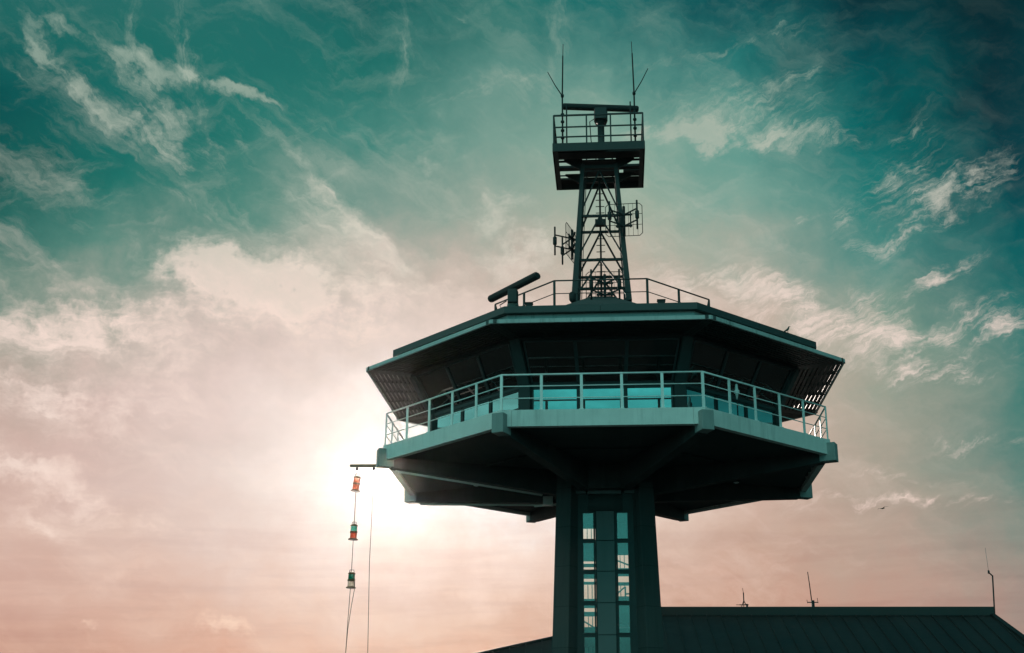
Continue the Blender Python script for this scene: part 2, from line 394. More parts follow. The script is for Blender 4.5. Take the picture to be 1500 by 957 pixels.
def tag(o, label, cat, group=None):
    o['label'] = label; o['category'] = cat
    if group: o['group'] = group
    return o
def empty(name, loc, rz, label, cat, group=None):
    o = bpy.data.objects.new(name, None); C.objects.link(o); o.location = loc; o.rotation_euler = (0, 0, rz); o.empty_display_size = .3
    return tag(o, label, cat, group)
def copy_tree(o, parent=None):
    c = o.copy(); C.objects.link(c)
    if parent is not None: c.parent = parent
    for ch in list(o.children): copy_tree(ch, c)
    return c

# tower frame: axis position, turned slightly about z; heights are measured from eye level and lifted here
TX, TY, TYAW = 43.723 * math.sin(R(4.25711)), 43.723 * math.cos(R(4.25711)), R(-4.66708)
def W(x, y, z):
    c, s = math.cos(TYAW), math.sin(TYAW); return Vector((TX + c * x - s * y, TY + s * x + c * y, z + EYE))
def Z(z): return z + EYE
def ov(r, i):
    a = R(-112.5 + 45 * (i % 8)); return Vector((r * math.cos(a), r * math.sin(a)))
def op(r): return [ov(r, i) for i in range(8)]
def o3(r, z): return [(p.x, p.y, Z(z)) for p in op(r)]
def fp(r, i, t): return ov(r, i).lerp(ov(r, i + 1), t)
def f3(r, i, t, z): p = fp(r, i, t); return Vector((p.x, p.y, Z(z)))
def oring(m, ro, ri, z0, z1, ro1=None, ri1=None):
    return m.ring(o3(ro, z0), o3(ri, z0), o3(ro if ro1 is None else ro1, z1), o3(ri if ri1 is None else ri1, z1))

# ------------------------------------------------------------------ ground
def structure(o): o['kind'] = 'structure'; return o
g = M().add([(-3000, -3000, 0), (3000, -3000, 0), (3000, 3000, 0), (-3000, 3000, 0)], [(0, 1, 2, 3)])
structure(g.build('ground', 'asphalt'))
g = M().add([(-9, 36, .004), (26, 36, .004), (26, 47.4, .004), (-9, 47.4, .004)], [(0, 1, 2, 3)])
structure(g.build('pavement', 'paving'))

# ------------------------------------------------------------------ control tower
tower = empty('control_tower', W(0, 0, -EYE), TYAW, 'tall octagonal harbour control tower with an overhanging glazed cab and balcony on a tapering shaft', 'control tower')
T = lambda m, name, mat, parent=None, bevel=0: m.build(name, mat, parent or tower, bevel)

# shaft: glazed stair core between four diagonal fins
zb, zt = -EYE, 9.35
front_rows = [(7.07, 7.98), (6.06, 6.985), (5.045, 5.97), (4.03, 4.955), (3.0, 3.94), (1.98, 2.92), (.96, 1.90), (-.06, .88)]
XL, XR, XI = (-.80, -.35), (.33, .78), .0
core = M()
yf, yr = -1.15, 1.15
def wall_with_holes(m, x0, x1, z0, z1, y, th, holes):
    hs = sorted(holes); z = z0
    for h0, h1 in hs:
        m.box(((x0 + x1) / 2, y, Z((z + h0) / 2)), (x1 - x0, th, h0 - z)); z = h1
    m.box(((x0 + x1) / 2, y, Z((z + z1) / 2)), (x1 - x0, th, z1 - z))
# solid strips of the front wall and both window columns
rear_L = [(7.45, 7.86), (6.62, 6.72), (6.42, 6.52), (6.0, 6.12), (5.42, 5.92), (4.98, 5.12), (4.42, 4.84), (3.2, 3.8), (2.2, 2.8), (1.1, 1.8)]
rear_R = [(6.46, 6.93), (5.98, 6.20), (5.50, 5.88), (4.42, 4.55), (3.2, 3.6), (2.2, 2.8), (1.1, 1.8)]
dark = M()
for x0, x1 in ((-1.12, XL[0]), (XR[1], 1.12)):
    dark.box(((x0 + x1) / 2, yf, Z((zb + zt) / 2)), (x1 - x0, .16, zt - zb))
for xs in (XL, XR):
    wall_with_holes(dark, xs[0], xs[1], zb, zt, yf, .16, front_rows)
dark.box((-.01, yf, Z((zb + zt) / 2)), (.67, .15, zt - zb))
for s in (-1, 1): dark.box((s * 1.10, 0, Z((zb + zt) / 2)), (.14, 2.1, zt - zb))
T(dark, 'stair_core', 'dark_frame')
rear = M()
rear.box((-.96, yr, Z((zb + zt) / 2)), (.32, .16, zt - zb)); rear.box((.95, yr, Z((zb + zt) / 2)), (.34, .16, zt - zb))
rear.box((-.01, yr, Z((zb + zt) / 2)), (.68, .16, zt - zb))
for xs, hs in ((XL, rear_L), (XR, rear_R)): wall_with_holes(rear, xs[0], xs[1], zb, zt, yr, .16, hs)
T(rear, 'rear_wall', 'interior_panel')
for xs, hs in ((XL, rear_L), (XR, rear_R)):
    for h0, h1 in hs:
        if h1 - h0 < .3: continue
        b = M()
        for t in (.30, .62): b.box((xs[0] + (xs[1] - xs[0]) * t, yr, Z((h0 + h1) / 2)), (.025, .05, h1 - h0))
        T(b, 'window_bar', 'dark_frame')
cp = M()
pz = [zb, .92, 1.94, 2.96, 3.985, 5.005, 6.02, 7.03, 8.02]
for a, b in zip(pz, pz[1:]): cp.box((-.012, yf - .11, Z((a + b) / 2)), (.585, .07, b - a - .022))
T(cp, 'centre_panel', 'shaft_panel', bevel=.006)
for xs in (XL, XR):
    for z0, z1 in front_rows:
        f = M(); xa, xb = xs; w = .055; hw_ = .025; y = yf - .09
        f.box((xa + w / 2, y, Z((z0 + z1) / 2)), (w, .05, z1 - z0)); f.box((xb - w / 2, y, Z((z0 + z1) / 2)), (w, .05, z1 - z0))
        f.box(((xa + xb) / 2, y, Z(z0 + hw_ / 2)), (xb - xa - 2 * w, .05, hw_)); f.box(((xa + xb) / 2, y, Z(z1 - hw_ / 2)), (xb - xa - 2 * w, .05, hw_))
        fo = T(f, 'stair_window', 'dark_frame')
        M().box(((xa + xb) / 2, y + .012, Z((z0 + z1) / 2)), (xb - xa - 2 * w + .01, .012, z1 - z0 - 2 * hw_ + .01)).build('pane', 'stair_glass', fo)
# stair flights and handrails inside the core
for k in range(-1, 8):
    z0 = k * 1.02 + .35; a, b = ((-.34, .34) if k % 2 else (.34, -.34))
    T(M().bar((a, .35 if k % 2 else -.25, Z(z0)), (b, .35 if k % 2 else -.25, Z(z0 + .55)), .5, .07), 'stair_flight', 'interior_panel')
for p0, p1 in (((.86, .9, 6.50), (.30, .9, 6.72)), ((.28, .9, 5.52), (.62, .9, 5.80)), ((.62, .9, 5.80), (.62, .9, 5.40)), ((.62, .9, 5.56), (.84, .9, 5.56)), ((-.84, .9, 4.66), (-.34, .9, 4.36)), ((-.84, .9, 4.42), (-.34, .9, 4.44))):
    T(M().tube([(p0[0], p0[1], Z(p0[2])), (p1[0], p1[1], Z(p1[2]))], .028, 6), 'handrail', 'dark_metal')
# fins
for sx in (-1, 1):
    for sy in (-1, 1):
        def sec(z):
            k = (8.95 - z) * .032; f = R(60); dx, dy = -math.cos(f), -math.sin(f); w = .58 + k * .25
            ox, oy = -1.62 - k, -1.31 - k * .5                      # outer corner of the end face
            ix, iy = ox + w * math.sin(f), oy - w * math.cos(f)     # inner corner
            L = .56
            pts = [(ox, oy), (ix, iy), (ix - dx * L, iy - dy * L), (ox - dx * L, oy - dy * L)]
            return [Vector((-sx * px, -sy * py if sy > 0 else py, Z(z))) if sx > 0 else Vector((px, -py if sy > 0 else py, Z(z))) for px, py in pts]
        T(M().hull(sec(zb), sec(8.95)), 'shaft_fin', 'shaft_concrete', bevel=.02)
# collar and head blocks under the balcony
T(M().lathe([(1.16, 8.02 + EYE), (1.36, 8.02 + EYE), (1.36, 8.56 + EYE), (1.16, 8.56 + EYE)], 40), 'collar', 'shaft_concrete')
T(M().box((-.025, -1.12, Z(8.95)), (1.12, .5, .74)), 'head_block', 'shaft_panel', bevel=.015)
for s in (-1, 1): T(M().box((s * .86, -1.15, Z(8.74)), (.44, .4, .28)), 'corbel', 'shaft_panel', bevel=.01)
T(M().prism(op(1.9), Z(8.7), Z(9.5)), 'shaft_head', 'soffit_concrete')

T(M().tube([(1.28, -1.50, Z(zb)), (1.16, -1.44, Z(3.0)), (1.03, -1.36, Z(8.4))], .045, 8), 'downpipe', 'dark_metal')
# balcony slab, fascia and the eight cantilever beams
FZ0, FZ1, RF = 9.42, 9.92, 7.84
slab_in = [(p.x, p.y) for p in op(7.62)]
sx_gap = 7.62 * math.cos(R(22.5)) - .13
slab = [(min(x, sx_gap), y) for x, y in slab_in]
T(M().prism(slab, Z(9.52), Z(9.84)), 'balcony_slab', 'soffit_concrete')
for y0, y1 in ((-3.1, -.5), (.05, .2), (.75, .9), (1.45, 3.1)): T(M().box((sx_gap + .06, (y0 + y1) / 2, Z(9.68)), (.16, y1 - y0, .2)), 'edge_tie', 'soffit_concrete')
fa = M()
for i in range(8):
    for t0, t1 in ((.0, .055), (.0565, .9435), (.945, 1.)):
        a, b, c, d = fp(RF, i, t0), fp(RF, i, t1), fp(7.622, i, t1), fp(7.622, i, t0)
        fa.prism([tuple(a), tuple(b), tuple(c), tuple(d)], Z(FZ0), Z(FZ1))
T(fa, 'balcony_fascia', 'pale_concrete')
for i in range(8):
    u = ov(1, i).to_3d(); n = Vector((-u.y, u.x, 0))
    def s4(r, z0, z1, w): return [u * r - n * w + Vector((0, 0, Z(z0))), u * r + n * w + Vector((0, 0, Z(z0))), u * r + n * w + Vector((0, 0, Z(z1))), u * r - n * w + Vector((0, 0, Z(z1)))]
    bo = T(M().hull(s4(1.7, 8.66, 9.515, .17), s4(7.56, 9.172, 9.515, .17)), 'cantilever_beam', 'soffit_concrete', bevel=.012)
    M().hull(s4(7.5, 9.205, 9.80, .19), s4(8.02, 9.205, 9.80, .19)).build('beam_end', 'beam_cap', bo).modifiers.new('e', 'BEVEL').width = .012
    if i in (6, 7):
        cd = M().tube([u * 2.3 + Vector((0, 0, Z(8.65))), u * 7.4 + Vector((0, 0, Z(9.10)))], .036, 8)  # pale pipe added to stand for a bright line under the left beams
        cd.build('bright_line_pipe', 'bright_pipe', bo)
jb = M().box((-2.0, .55, Z(8.72)), (.34, .3, .30)).tube([(-2.5, .9, Z(8.62)), (-1.6, .5, Z(8.60))], .035, 8).tube([(-2.4, 1.0, Z(8.86)), (-1.6, .5, Z(8.84))], .03, 8)
T(jb, 'cable_box', 'bright_pipe')

for x, y in ((2.55, -4.4), (-2.55, -4.4), (4.6, 1.2), (-4.6, 1.2)):
    sl_ = T(M().lathe([(.13, Z(9.46)), (.13, Z(9.52))], 14, c=(x, y, 0)), 'soffit_lamp', 'dark_metal')
    M().lathe([(.06, Z(9.42)), (.10, Z(9.44)), (.10, Z(9.46))], 14, c=(x, y, 0)).build('lamp_glass', 'white_paint', sl_)
for rad in (4.4,):
    T(M().tube([(*ov(rad, i), Z(9.47)) for i in range(9)], .03, 6), 'service_pipe', 'mast_paint')
# balcony railing
ra = bpy.data.objects.new('balcony_railing', None); C.objects.link(ra); ra.parent = tower
RR = 7.77
def rail_ring(rad, z, r, name, mat, parent):
    m = M()
    for i in range(8):
        a, b = ov(rad, i), ov(rad, i + 1); m.tube([(a.x, a.y, Z(z)), (b.x, b.y, Z(z))], r, 8)
    return m.build(name, mat, parent)
rail_ring(RR, 11.02, .028, 'top_rail', 'white_paint', ra)
rail_ring(RR, 10.66, .016, 'mid_rail', 'white_paint', ra)
rail_ring(RR, 10.29, .016, 'low_rail', 'white_paint', ra)
post = M().box((0, 0, .56), (.085, .035, 1.12)).box((0, 0, .028), (.14, .12, .02)).build('post', 'white_paint', ra)
first = True
for i in range(8):
    for k in range(5):
        p = fp(RR, i, k / 5); o = post if first else post.copy()
        if not first: C.objects.link(o); o.parent = ra
        first = False
        o.location = (p.x, p.y, Z(9.90)); o.rotation_euler = (0, 0, R(45 * i) - (R(22.5) if k == 0 else 0))

# glazed cab
CR0, CZ0, CR1, CZ1 = 6.24, 11.09, 6.95, 12.38
T(oring(M(), 6.24, 6.0, 9.842, 10.02), 'cab_sill', 'cab_frame')
T(oring(M(), 6.27, 6.10, 11.03, 11.12), 'cab_transom', 'cab_frame')
T(oring(M(), 6.98, 6.6, 12.36, 12.56), 'cab_head', 'cab_frame')
for i in range(8):
    u = ov(1, i).to_3d(); n = Vector((-u.y, u.x, 0))
    def q4(r, z, w, th): return [u * (r + a) + n * b + Vector((0, 0, Z(z))) for a, b in ((-th, -w), (.02, -w), (.02, w), (-th, w))]
    m = M().hull(q4(CR0, 10.02, .19, .16), q4(CR0, 11.08, .19, .16)).hull(q4(CR0 + .01, 11.09, .17, .16), q4(CR1 + .01, 12.36, .17, .16))
    T(m, 'corner_post', 'mast_paint')
    lo, hi = .045, .955
    for j in range(3):
        t0, t1 = lo + (hi - lo) * j / 3, lo + (hi - lo) * (j + 1) / 3
        # lower upright window
        a, b = f3(CR0 - .03, i, t0, 10.02), f3(CR0 - .03, i, t1, 10.02); dz = Vector((0, 0, 1.01)); e = (b - a).normalized()
        nn = Vector((e.y, -e.x, 0))
        f = M()
        f.bar(a + e * .03, a + e * .03 + dz, .06, .07, up=nn); f.bar(b - e * .03, b - e * .03 + dz, .06, .07, up=nn)
        f.bar(a + Vector((0, 0, .03)), b + Vector((0, 0, .03)), .07, .06); f.bar(a + Vector((0, 0, .98)), b + Vector((0, 0, .98)), .07, .06)
        fo = T(f, 'lower_window', 'dark_frame')
        g = M(); g.hull([a + e * .05 + Vector((0, 0, .05)), b - e * .05 + Vector((0, 0, .05)), b - e * .05 - nn * .012 + Vector((0, 0, .05)), a + e * .05 - nn * .012 + Vector((0, 0, .05))],
                        [a + e * .05 + Vector((0, 0, .96)), b - e * .05 + Vector((0, 0, .96)), b - e * .05 - nn * .012 + Vector((0, 0, .96)), a + e * .05 - nn * .012 + Vector((0, 0, .96))])
        g.build('pane', 'coated_glass', fo)
        # upper leaning window
        a0, b0 = f3(CR0 - .02, i, t0, 11.13), f3(CR0 - .02, i, t1, 11.13); a1, b1 = f3(CR1 - .02, i, t0, 12.36), f3(CR1 - .02, i, t1, 12.36)
        sl = (a1 - a0).normalized(); nrm = e.cross(sl).normalized()
        f = M()
        f.bar(a0 + e * .028, a1 + e * .028, .055, .08, up=nrm); f.bar(b0 - e * .028, b1 - e * .028, .055, .08, up=nrm)
        f.bar(a0 + sl * .03, b0 + sl * .03, .06, .08, up=nrm); f.bar(a1 - sl * .03, b1 - sl * .03, .06, .08, up=nrm)
        fo = T(f, 'upper_window', 'cab_frame')
        q = [a0 + e * .05 + sl * .05, b0 - e * .05 + sl * .05, b1 - e * .05 - sl * .05, a1 + e * .05 - sl * .05]
        M().hull(q, [p - nrm * .012 for p in q]).build('pane', 'dark_glass', fo)
T(M().prism(op(6.58), Z(12.42), Z(12.50)), 'cab_ceiling', 'interior_dark')
T(M().prism(op(1.5), Z(9.845), Z(12.41)), 'cab_core', 'interior_dark')
ds = M()
for i in (0, 1, 7, 3, 5, 4):
    t0, t1 = (0, 1) if i not in (1, 7) else ((0, .55) if i == 1 else (.45, 1))
    a, b, c, d = fp(5.6, i, t0), fp(5.6, i, t1), fp(4.6, i, t1), fp(4.6, i, t0)
    ds.prism([tuple(a), tuple(b), tuple(c), tuple(d)], Z(9.845), Z(10.62))
T(ds, 'console_desk', 'interior_dark')

# slatted sun canopy round the eave, roof edge and roof
CI, CO = 7.05, 8.52
T(oring(M(), CO, CO - .07, 12.425, 12.545), 'canopy_fascia', 'weathered_fascia')
for i in range(8):
    m = M(); ns = 9
    ap0, ap1 = CI, CO - .09
    for k in range(ns):
        r = ap0 + (ap1 - ap0) * (k + .5) / ns
        a, b = f3(r, i, .012, 12.485), f3(r, i, .988, 12.485)
        m.bar(a, b, .10, .10)
    for t in (.012, .2, .4, .6, .8, .988):
        a, b = f3(ap0, i, t, 12.485), f3(ap1, i, t, 12.485); m.bar(a, b, .04, .108)
    T(m, 'slat_panel', 'slat_metal')
for i in range(8):
    a, b = ov(6.9, i), ov(CO - .03, i); T(M().bar((a.x, a.y, Z(12.487)), (b.x, b.y, Z(12.487)), .34, .108), 'canopy_rib', 'parapet_metal')
T(oring(M(), 7.42, 7.1, 12.56, 13.03), 'roof_edge', 'weathered_fascia')
T(M().prism(op(7.08), Z(12.565), Z(12.66)), 'roof_soffit', 'soffit_dark')
pa = M()
for i in range(8):
    for t0, t1 in ((0, .499), (.501, 1)):
        a, b, c, d = fp(7.63, i, t0), fp(7.63, i, t1), fp(7.0, i, t1), fp(7.0, i, t0)
        pa.prism([tuple(a), tuple(b), tuple(c), tuple(d)], Z(13.035), Z(13.25))
T(pa, 'parapet', 'parapet_metal')
rf = M().hull(o3(7.5, 13.252), o3(4.25, 14.25)); T(rf, 'roof', 'roof_membrane')
T(M().hull(o3(4.2, 14.252), o3(.95, 15.78)), 'mast_plinth', 'roof_membrane')
for px, py, w in ((-2.18, -6.75, .2), (1.86, -6.75, .22)): T(M().box((px, py, Z(13.34)), (w, .2, .17)).box((px, py, Z(13.43)), (w + .04, .24, .02)), 'roof_vent', 'dark_metal')
rr = bpy.data.objects.new('roof_railing', None); C.objects.link(rr); rr.parent = tower
rail_ring(4.03, 15.32, .027, 'top_rail', 'mast_paint', rr); rail_ring(4.03, 14.86, .016, 'mid_rail', 'mast_paint', rr)
post = M().box((0, 0, .52), (.07, .05, 1.04)).build('post', 'mast_paint', rr); first = True
for i in range(8):
    for k in (0, .5):
        if i in (0, 4) and k: continue
        p = fp(4.03, i, k); o = post if first else post.copy()
        if not first: C.objects.link(o); o.parent = rr
        first = False
        o.location = (p.x, p.y, Z(14.27)); o.rotation_euler = (0, 0, R(45 * i) - (R(22.5) if k == 0 else 0))

# ------------------------------------------------------------------ lattice mast with its platform
mast = empty('lattice_mast', W(0, 0, 15.7), TYAW, 'tapering steel lattice mast with a square railed platform on top of the tower roof', 'mast')
MB = 15.7 + EYE
def hw(z): return .96 + (.615 - .96) * (z - 15.7) / (20.95 - 15.7)   # half width at height z
def mp(sx, sy, z): h = hw(z); return Vector((sx * h, sy * h, z - 15.7))
def MM(m, name, mat, parent=None, bevel=0): return m.build(name, mat, parent or mast, bevel)
for sx in (-1, 1):
    for sy in (-1, 1):
        MM(M().bar(mp(sx, sy, 15.55), mp(sx, sy, 21.1), .21, .21, up=(0, 1, 0), w1=.13, h1=.13), 'mast_leg', 'mast_paint')
lv = [16.05, 17.18, 18.95, 20.85]
lvl = [16.45, 17.35, 18.90, 20.80]
dirs = [((-1, -1), (1, -1)), ((1, -1), (1, 1)), ((1, 1), (-1, 1)), ((-1, 1), (-1, -1))]
for z in lv[:3]:
    for a, b in dirs: MM(M().bar(mp(*a, z), mp(*b, z), .085, .085), 'crossbar', 'dark_metal')
for (a, b) in dirs:
    for z0, z1 in ((15.65, 17.18), (17.18, 18.95), (18.95, 20.85)):
        top = (mp(*a, z1) + mp(*b, z1)) / 2
        for e in (a, b):
            MM(M().bar(mp(*e, z0 + .05), top, .058, .058), 'brace', 'dark_metal')
cpole = MM(M().tube([(0, .1, -.1), (0, .1, 5.2)], .035, 8), 'climbing_pole', 'dark_metal')
for k in range(20): M().tube([(-.16, .1, .1 + k * .26), (.16, .1, .1 + k * .26)], .016, 6).build('rung', 'dark_metal', cpole)
MM(M().box((0, -.05, 3.27), (.38, .2, .24)), 'junction_box', 'dark_metal')
for k in range(3):
    x = -.62 + .05 * k; MM(M().tube([(x - .2, -.5 + .1 * k, .1), (x - .1, -.45 + .1 * k, 2.5), (x + .05, -.4, 5.2)], .014, 6), 'cable_run', 'dark_metal')
# platform
PW = 1.68; pz = 21.15 - 15.7
fr = M()
fr.box((0, -PW + .03, pz + .16), (2 * PW, .06, .32)); fr.box((0, PW - .03, pz + .16), (2 * PW, .06, .32))
for s in (-1, 1): fr.box((s * (PW - .03), 0, pz + .16), (.06, 2 * PW - .12, .32)); fr.box((s * (PW - .10), 0, pz + .01), (.2, 2 * PW - .13, .02))
MM(fr, 'platform_frame', 'mast_paint')
for cx, cy, dx, dy in ((-.66, -1.40, 1.9, .40), (0, -.80, 3.2, .66), (0, .34, 3.2, .36), (0, -.1, 1.5, .5), (0, .84, 1.5, .5), (1.25, .84, .7, .5), (0, 1.40, 3.2, .42)):
    MM(M().box((cx, cy, pz + .26), (dx, dy, .035)), 'deck_plank', 'dark_metal')
for y in (-1.16, -.40, .10, 1.12): MM(M().box((0, y, pz + .20), (3.24, .06, .07)), 'platform_joist', 'dark_metal')
for s in (-1, 1):
    for q in (-.62, .62): MM(M().hull([(s * .62, q - .03, pz - .32), (s * .62, q + .03, pz - .32), (s * .62, q + .03, pz + .16), (s * .62, q - .03, pz + .16)], [(s * 1.3, q - .03, pz + .1), (s * 1.3, q + .03, pz + .1), (s * 1.3, q + .03, pz + .16), (s * 1.3, q - .03, pz + .16)]), 'gusset', 'dark_metal')
for q in (-1, 1): MM(M().bar(mp(-1, q, 20.98), mp(1, q, 20.98), .13, .13), 'mast_head', 'mast_paint')
prl = bpy.data.objects.new('platform_railing', None); C.objects.link(prl); prl.parent = mast
h = 1.63
for z, r, nm in ((22.62, .028, 'top_rail'), (22.14, .022, 'mid_rail'), (21.74, .022, 'low_rail')):
    m = M(); cs = [(-h, -h), (h, -h), (h, h), (-h, h)]
    for a, b in zip(cs, cs[1:] + cs[:1]): m.bar((*a, z - 15.7), (*b, z - 15.7), 2 * r, 2 * r)
    m.build(nm, 'mast_paint', prl)
for x, y in ((-h, -h), (h, -h), (h, h), (-h, h), (-.43, -h), (.45, -h), (-.5, h), (.5, h), (-h, 0), (h, 0)):
    M().box((x, y, 22.0 - 15.7), (.055, .055, 1.24)).build('post', 'mast_paint', prl)

# ------------------------------------------------------------------ radars
def radar(loc, rz, bar_rz, L, label, ped_h, light, gw):
    t = empty('radar_scanner', loc, rz, label, 'radar', 'radar scanners on the tower')
    m = M(); prof = []
    for k in range(12):
        a = 2 * math.pi * k / 12; prof.append((.15 * math.cos(a) * (1.1 if math.cos(a) > 0 else .8), .125 * math.sin(a)))
    cs, sn = math.cos(bar_rz), math.sin(bar_rz); secs = []
    for x, s in ((-L / 2, .72), (-L / 2 + .05, 1), (L / 2 - .05, 1), (L / 2, .72)):
        secs.append([(cs * x - sn * y * s, sn * x + cs * y * s, ped_h + .60 + z * s) for y, z in prof])
    for a, b in zip(secs, secs[1:]): m.hull(a, b)
    m.build('antenna_bar', 'dark_metal', t)
    cs2 = M().prism([(-.22 * gw, -.3), (.22 * gw, -.3), (.26 * gw, .0), (.2 * gw, .3), (-.2 * gw, .3), (-.26 * gw, 0)], ped_h, ped_h + .46)
    cs2.build('gearbox', 'mast_paint' , t, bevel=.02)
    M().lathe([(.2, 0), (.2, .04), (.13, .05), (.13, ped_h - .05), (.19, ped_h - .04), (.19, ped_h)], 16).build('pedestal', light, t)
    M().tube([(-.2, -.1, ped_h + .1), (-.42, -.12, ped_h - .05), (-.38, -.12, ped_h * .5), (-.2, -.1, .06)], .018, 6).build('cable', 'dark_metal', t)
    return t
radar(W(.09, 0, 21.46), TYAW, R(8), 2.92, 'dark bar radar scanner on a column at the centre of the mast platform', 1.72, 'mast_paint', 1)
radar(W(-2.86, -4.55, 13.92), TYAW, R(-51), 2.75, 'dark bar radar scanner slanting out over the left roof edge', .28, 'beam_cap', .68)

# ------------------------------------------------------------------ whip antennas on the platform corners
def whip(x, side, label):
    t = empty('whip_antenna', W(x, -1.52, 21.44), TYAW, label, 'antenna', 'whip antennas on the mast platform')
    M().tube([(0, 0, 0), (0, 0, 2.1), (-side * .03, 0, 3.75)], .034, 8, .024).tube([(-side * .03, 0, 3.7), (-side * .045, 0, 4.25)], .012, 6).build('whip', 'dark_metal', t)
    M().tube([(0, 0, 2.05), (side * .27, 0, 2.52), (side * .54, 0, 3.08)], .022, 8, .014).lathe([(.05, 2.0), (.065, 2.06), (.05, 2.12)], 10).build('side_branch', 'dark_metal', t)
    for z in (.32, .62, .98, 1.28): M().lathe([(.03, z - .06), (.07, z - .03), (.07, z + .03), (.03, z + .06)], 10).build('insulator', 'dark_metal', t)
    M().tube([(-side * .15, .05, 0), (-side * .15, .05, 1.75)], .026, 6).build('stay', 'dark_metal', t)
whip(-1.31, -1, 'tall whip antenna with a side branch at the left end of the mast platform')
whip(1.34, 1, 'tall whip antenna with a side branch at the right end of the mast platform')

# ------------------------------------------------------------------ grid panel antennas
def panel(x, y, z, rz, label, back):
    t = empty('panel_antenna', W(x, y, z), TYAW + rz, label, 'antenna', 'grid antennas with twin dipoles on the mast')
    g = M(); w, h, c = .66, .63, .1
    loop = [(-w + c, -h), (w - c, -h), (w, -h + c), (w, h - c), (w - c, h), (-w + c, h), (-w, h - c), (-w, -h + c)]
    for a, b in zip(loop, loop[1:] + loop[:1]): g.tube([(a[0], 0, a[1]), (b[0], 0, b[1])], .013, 6)
    for k in range(-3, 4): g.tube([(k * .165, 0, -h), (k * .165, 0, h)], .007, 5)
    for q in (-.2, .22): g.tube([(-w, 0, q), (w, 0, q)], .011, 5)
    g.build('reflector', 'dark_metal', t)
    for s in (-1, 1):
        M().tube([(s * .49, -.47, -.02 - .56), (s * .49, -.47, -.02 + .56)], .034, 8).lathe([(.04, -.17), (.075, -.13), (.075, .13), (.04, .17)], 10, c=(s * .49, -.47, -.02)).build('dipole', 'dark_metal', t)
        for q in (.21, -.23): M().bar((s * .06, -.04, q), (s * .49, -.47, q + .01), .04, .04).build('arm', 'dark_metal', t)
    m = M().tube([(0, .05, -.62), (0, .05, .55)], .05, 8).bar((-.24, .0, -.3), (-.24, .0, .3), .05).bar((.24, .0, -.3), (.24, .0, .3), .05)
    m.bar((-.3, .02, .21), (.3, .02, .21), .06).bar((-.3, .02, -.23), (.3, .02, -.23), .06)
    for q in back: m.bar((0, .05, .21), (q[0], q[1], .21), .06).bar((0, .05, -.23), (q[0], q[1], -.23), .06)
    m.build('mount', 'dark_metal', t)
panel(.86, -1.08, 18.62, R(-3), 'grid antenna with twin dipoles on the right leg of the mast', [(-.06, .32)])
panel(-1.10, .12, 18.24, R(-104), 'grid antenna with twin dipoles reaching out on the left side of the mast', [(.5, .3), (-.5, .25)])
panel(.13, -1.28, 15.92, R(2), 'grid antenna with twin dipoles low at the foot of the mast', [])

# small fittings on the roof and balcony
fl = empty('flood_lamp', W(-1.0, -1.75, 15.25), TYAW, 'small dark flood lamp on the roof beside the left mast leg', 'lamp')
M().tube([(0, 0, -.12), (0, 0, .12)], .03, 8).build('bracket', 'dark_metal', fl)
M().lathe([(.05, .0), (.12, .08), (.13, .3), (.08, .38)], 12).build('housing', 'dark_metal', fl)
dl = empty('deck_lamp', W(4.13, -5.35, 9.85), TYAW, 'slim white pointed lamp on a thin post on the right balcony', 'lamp')
M().tube([(0, 0, 0), (0, 0, .85)], .022, 8).build('post', 'dark_metal', dl)
M().lathe([(.02, .80), (.05, .98), (.085, 1.02), (.085, 1.09), (.05, 1.12), (.035, 1.28), (.02, 1.3)], 14).build('lamp_head', 'white_paint', dl)

# ------------------------------------------------------------------ signal yard, halyards and lanterns
yard = empty('signal_yard', W(-7.2, 0, 9.93), TYAW, 'short wooden yard sticking out from the left edge of the balcony', 'yard')
M().tube([(.1, 0, 0), (-1.75, 0, .02)], .075, 10, .05).build('spar', 'timber', yard)
M().box((.1, 0, 0), (.16, .3, .3)).build('socket', 'dark_metal', yard)
for x in (-1.5, -.9): M().lathe([(.03, -.14), (.05, -.12), (.05, -.06), (.03, -.04)], 10, c=(x, 0, 0)).build('pulley', 'dark_metal', yard)
hal = M().tube([(-8.70, 0, Z(9.86)), (-8.72, 0, Z(7.6)), (-8.735, 0, Z(5.95)), (-8.75, 0, Z(5.5)), (-8.79, .02, Z(4.4)), (-8.83, .03, Z(2.6)), (-8.80, 0, Z(-EYE))], .011, 6)
hal.tube([(-8.60, -.02, Z(6.0)), (-8.60, -.02, Z(5.62)), (-8.68, 0, Z(5.1)), (-8.77, .0, Z(4.3)), (-8.85, .0, Z(2.5))], .011, 6)
ho = hal.build('halyard', 'rope'); ho.location = W(0, 0, -EYE); ho.rotation_euler = (0, 0, TYAW)
tag(ho, 'dark halyard rope running down through the three hanging lanterns', 'rope', 'halyard ropes by the tower')
h2 = M().tube([(-8.10, 0, Z(9.86)), (-8.12, 0, Z(6.5)), (-8.05, 0, Z(3.4)), (-7.98, 0, Z(-EYE))], .010, 6).build('halyard', 'rope')
h2.location = W(0, 0, -EYE); h2.rotation_euler = (0, 0, TYAW)
tag(h2, 'thin single halyard line hanging between the lanterns and the shaft', 'rope', 'halyard ropes by the tower')
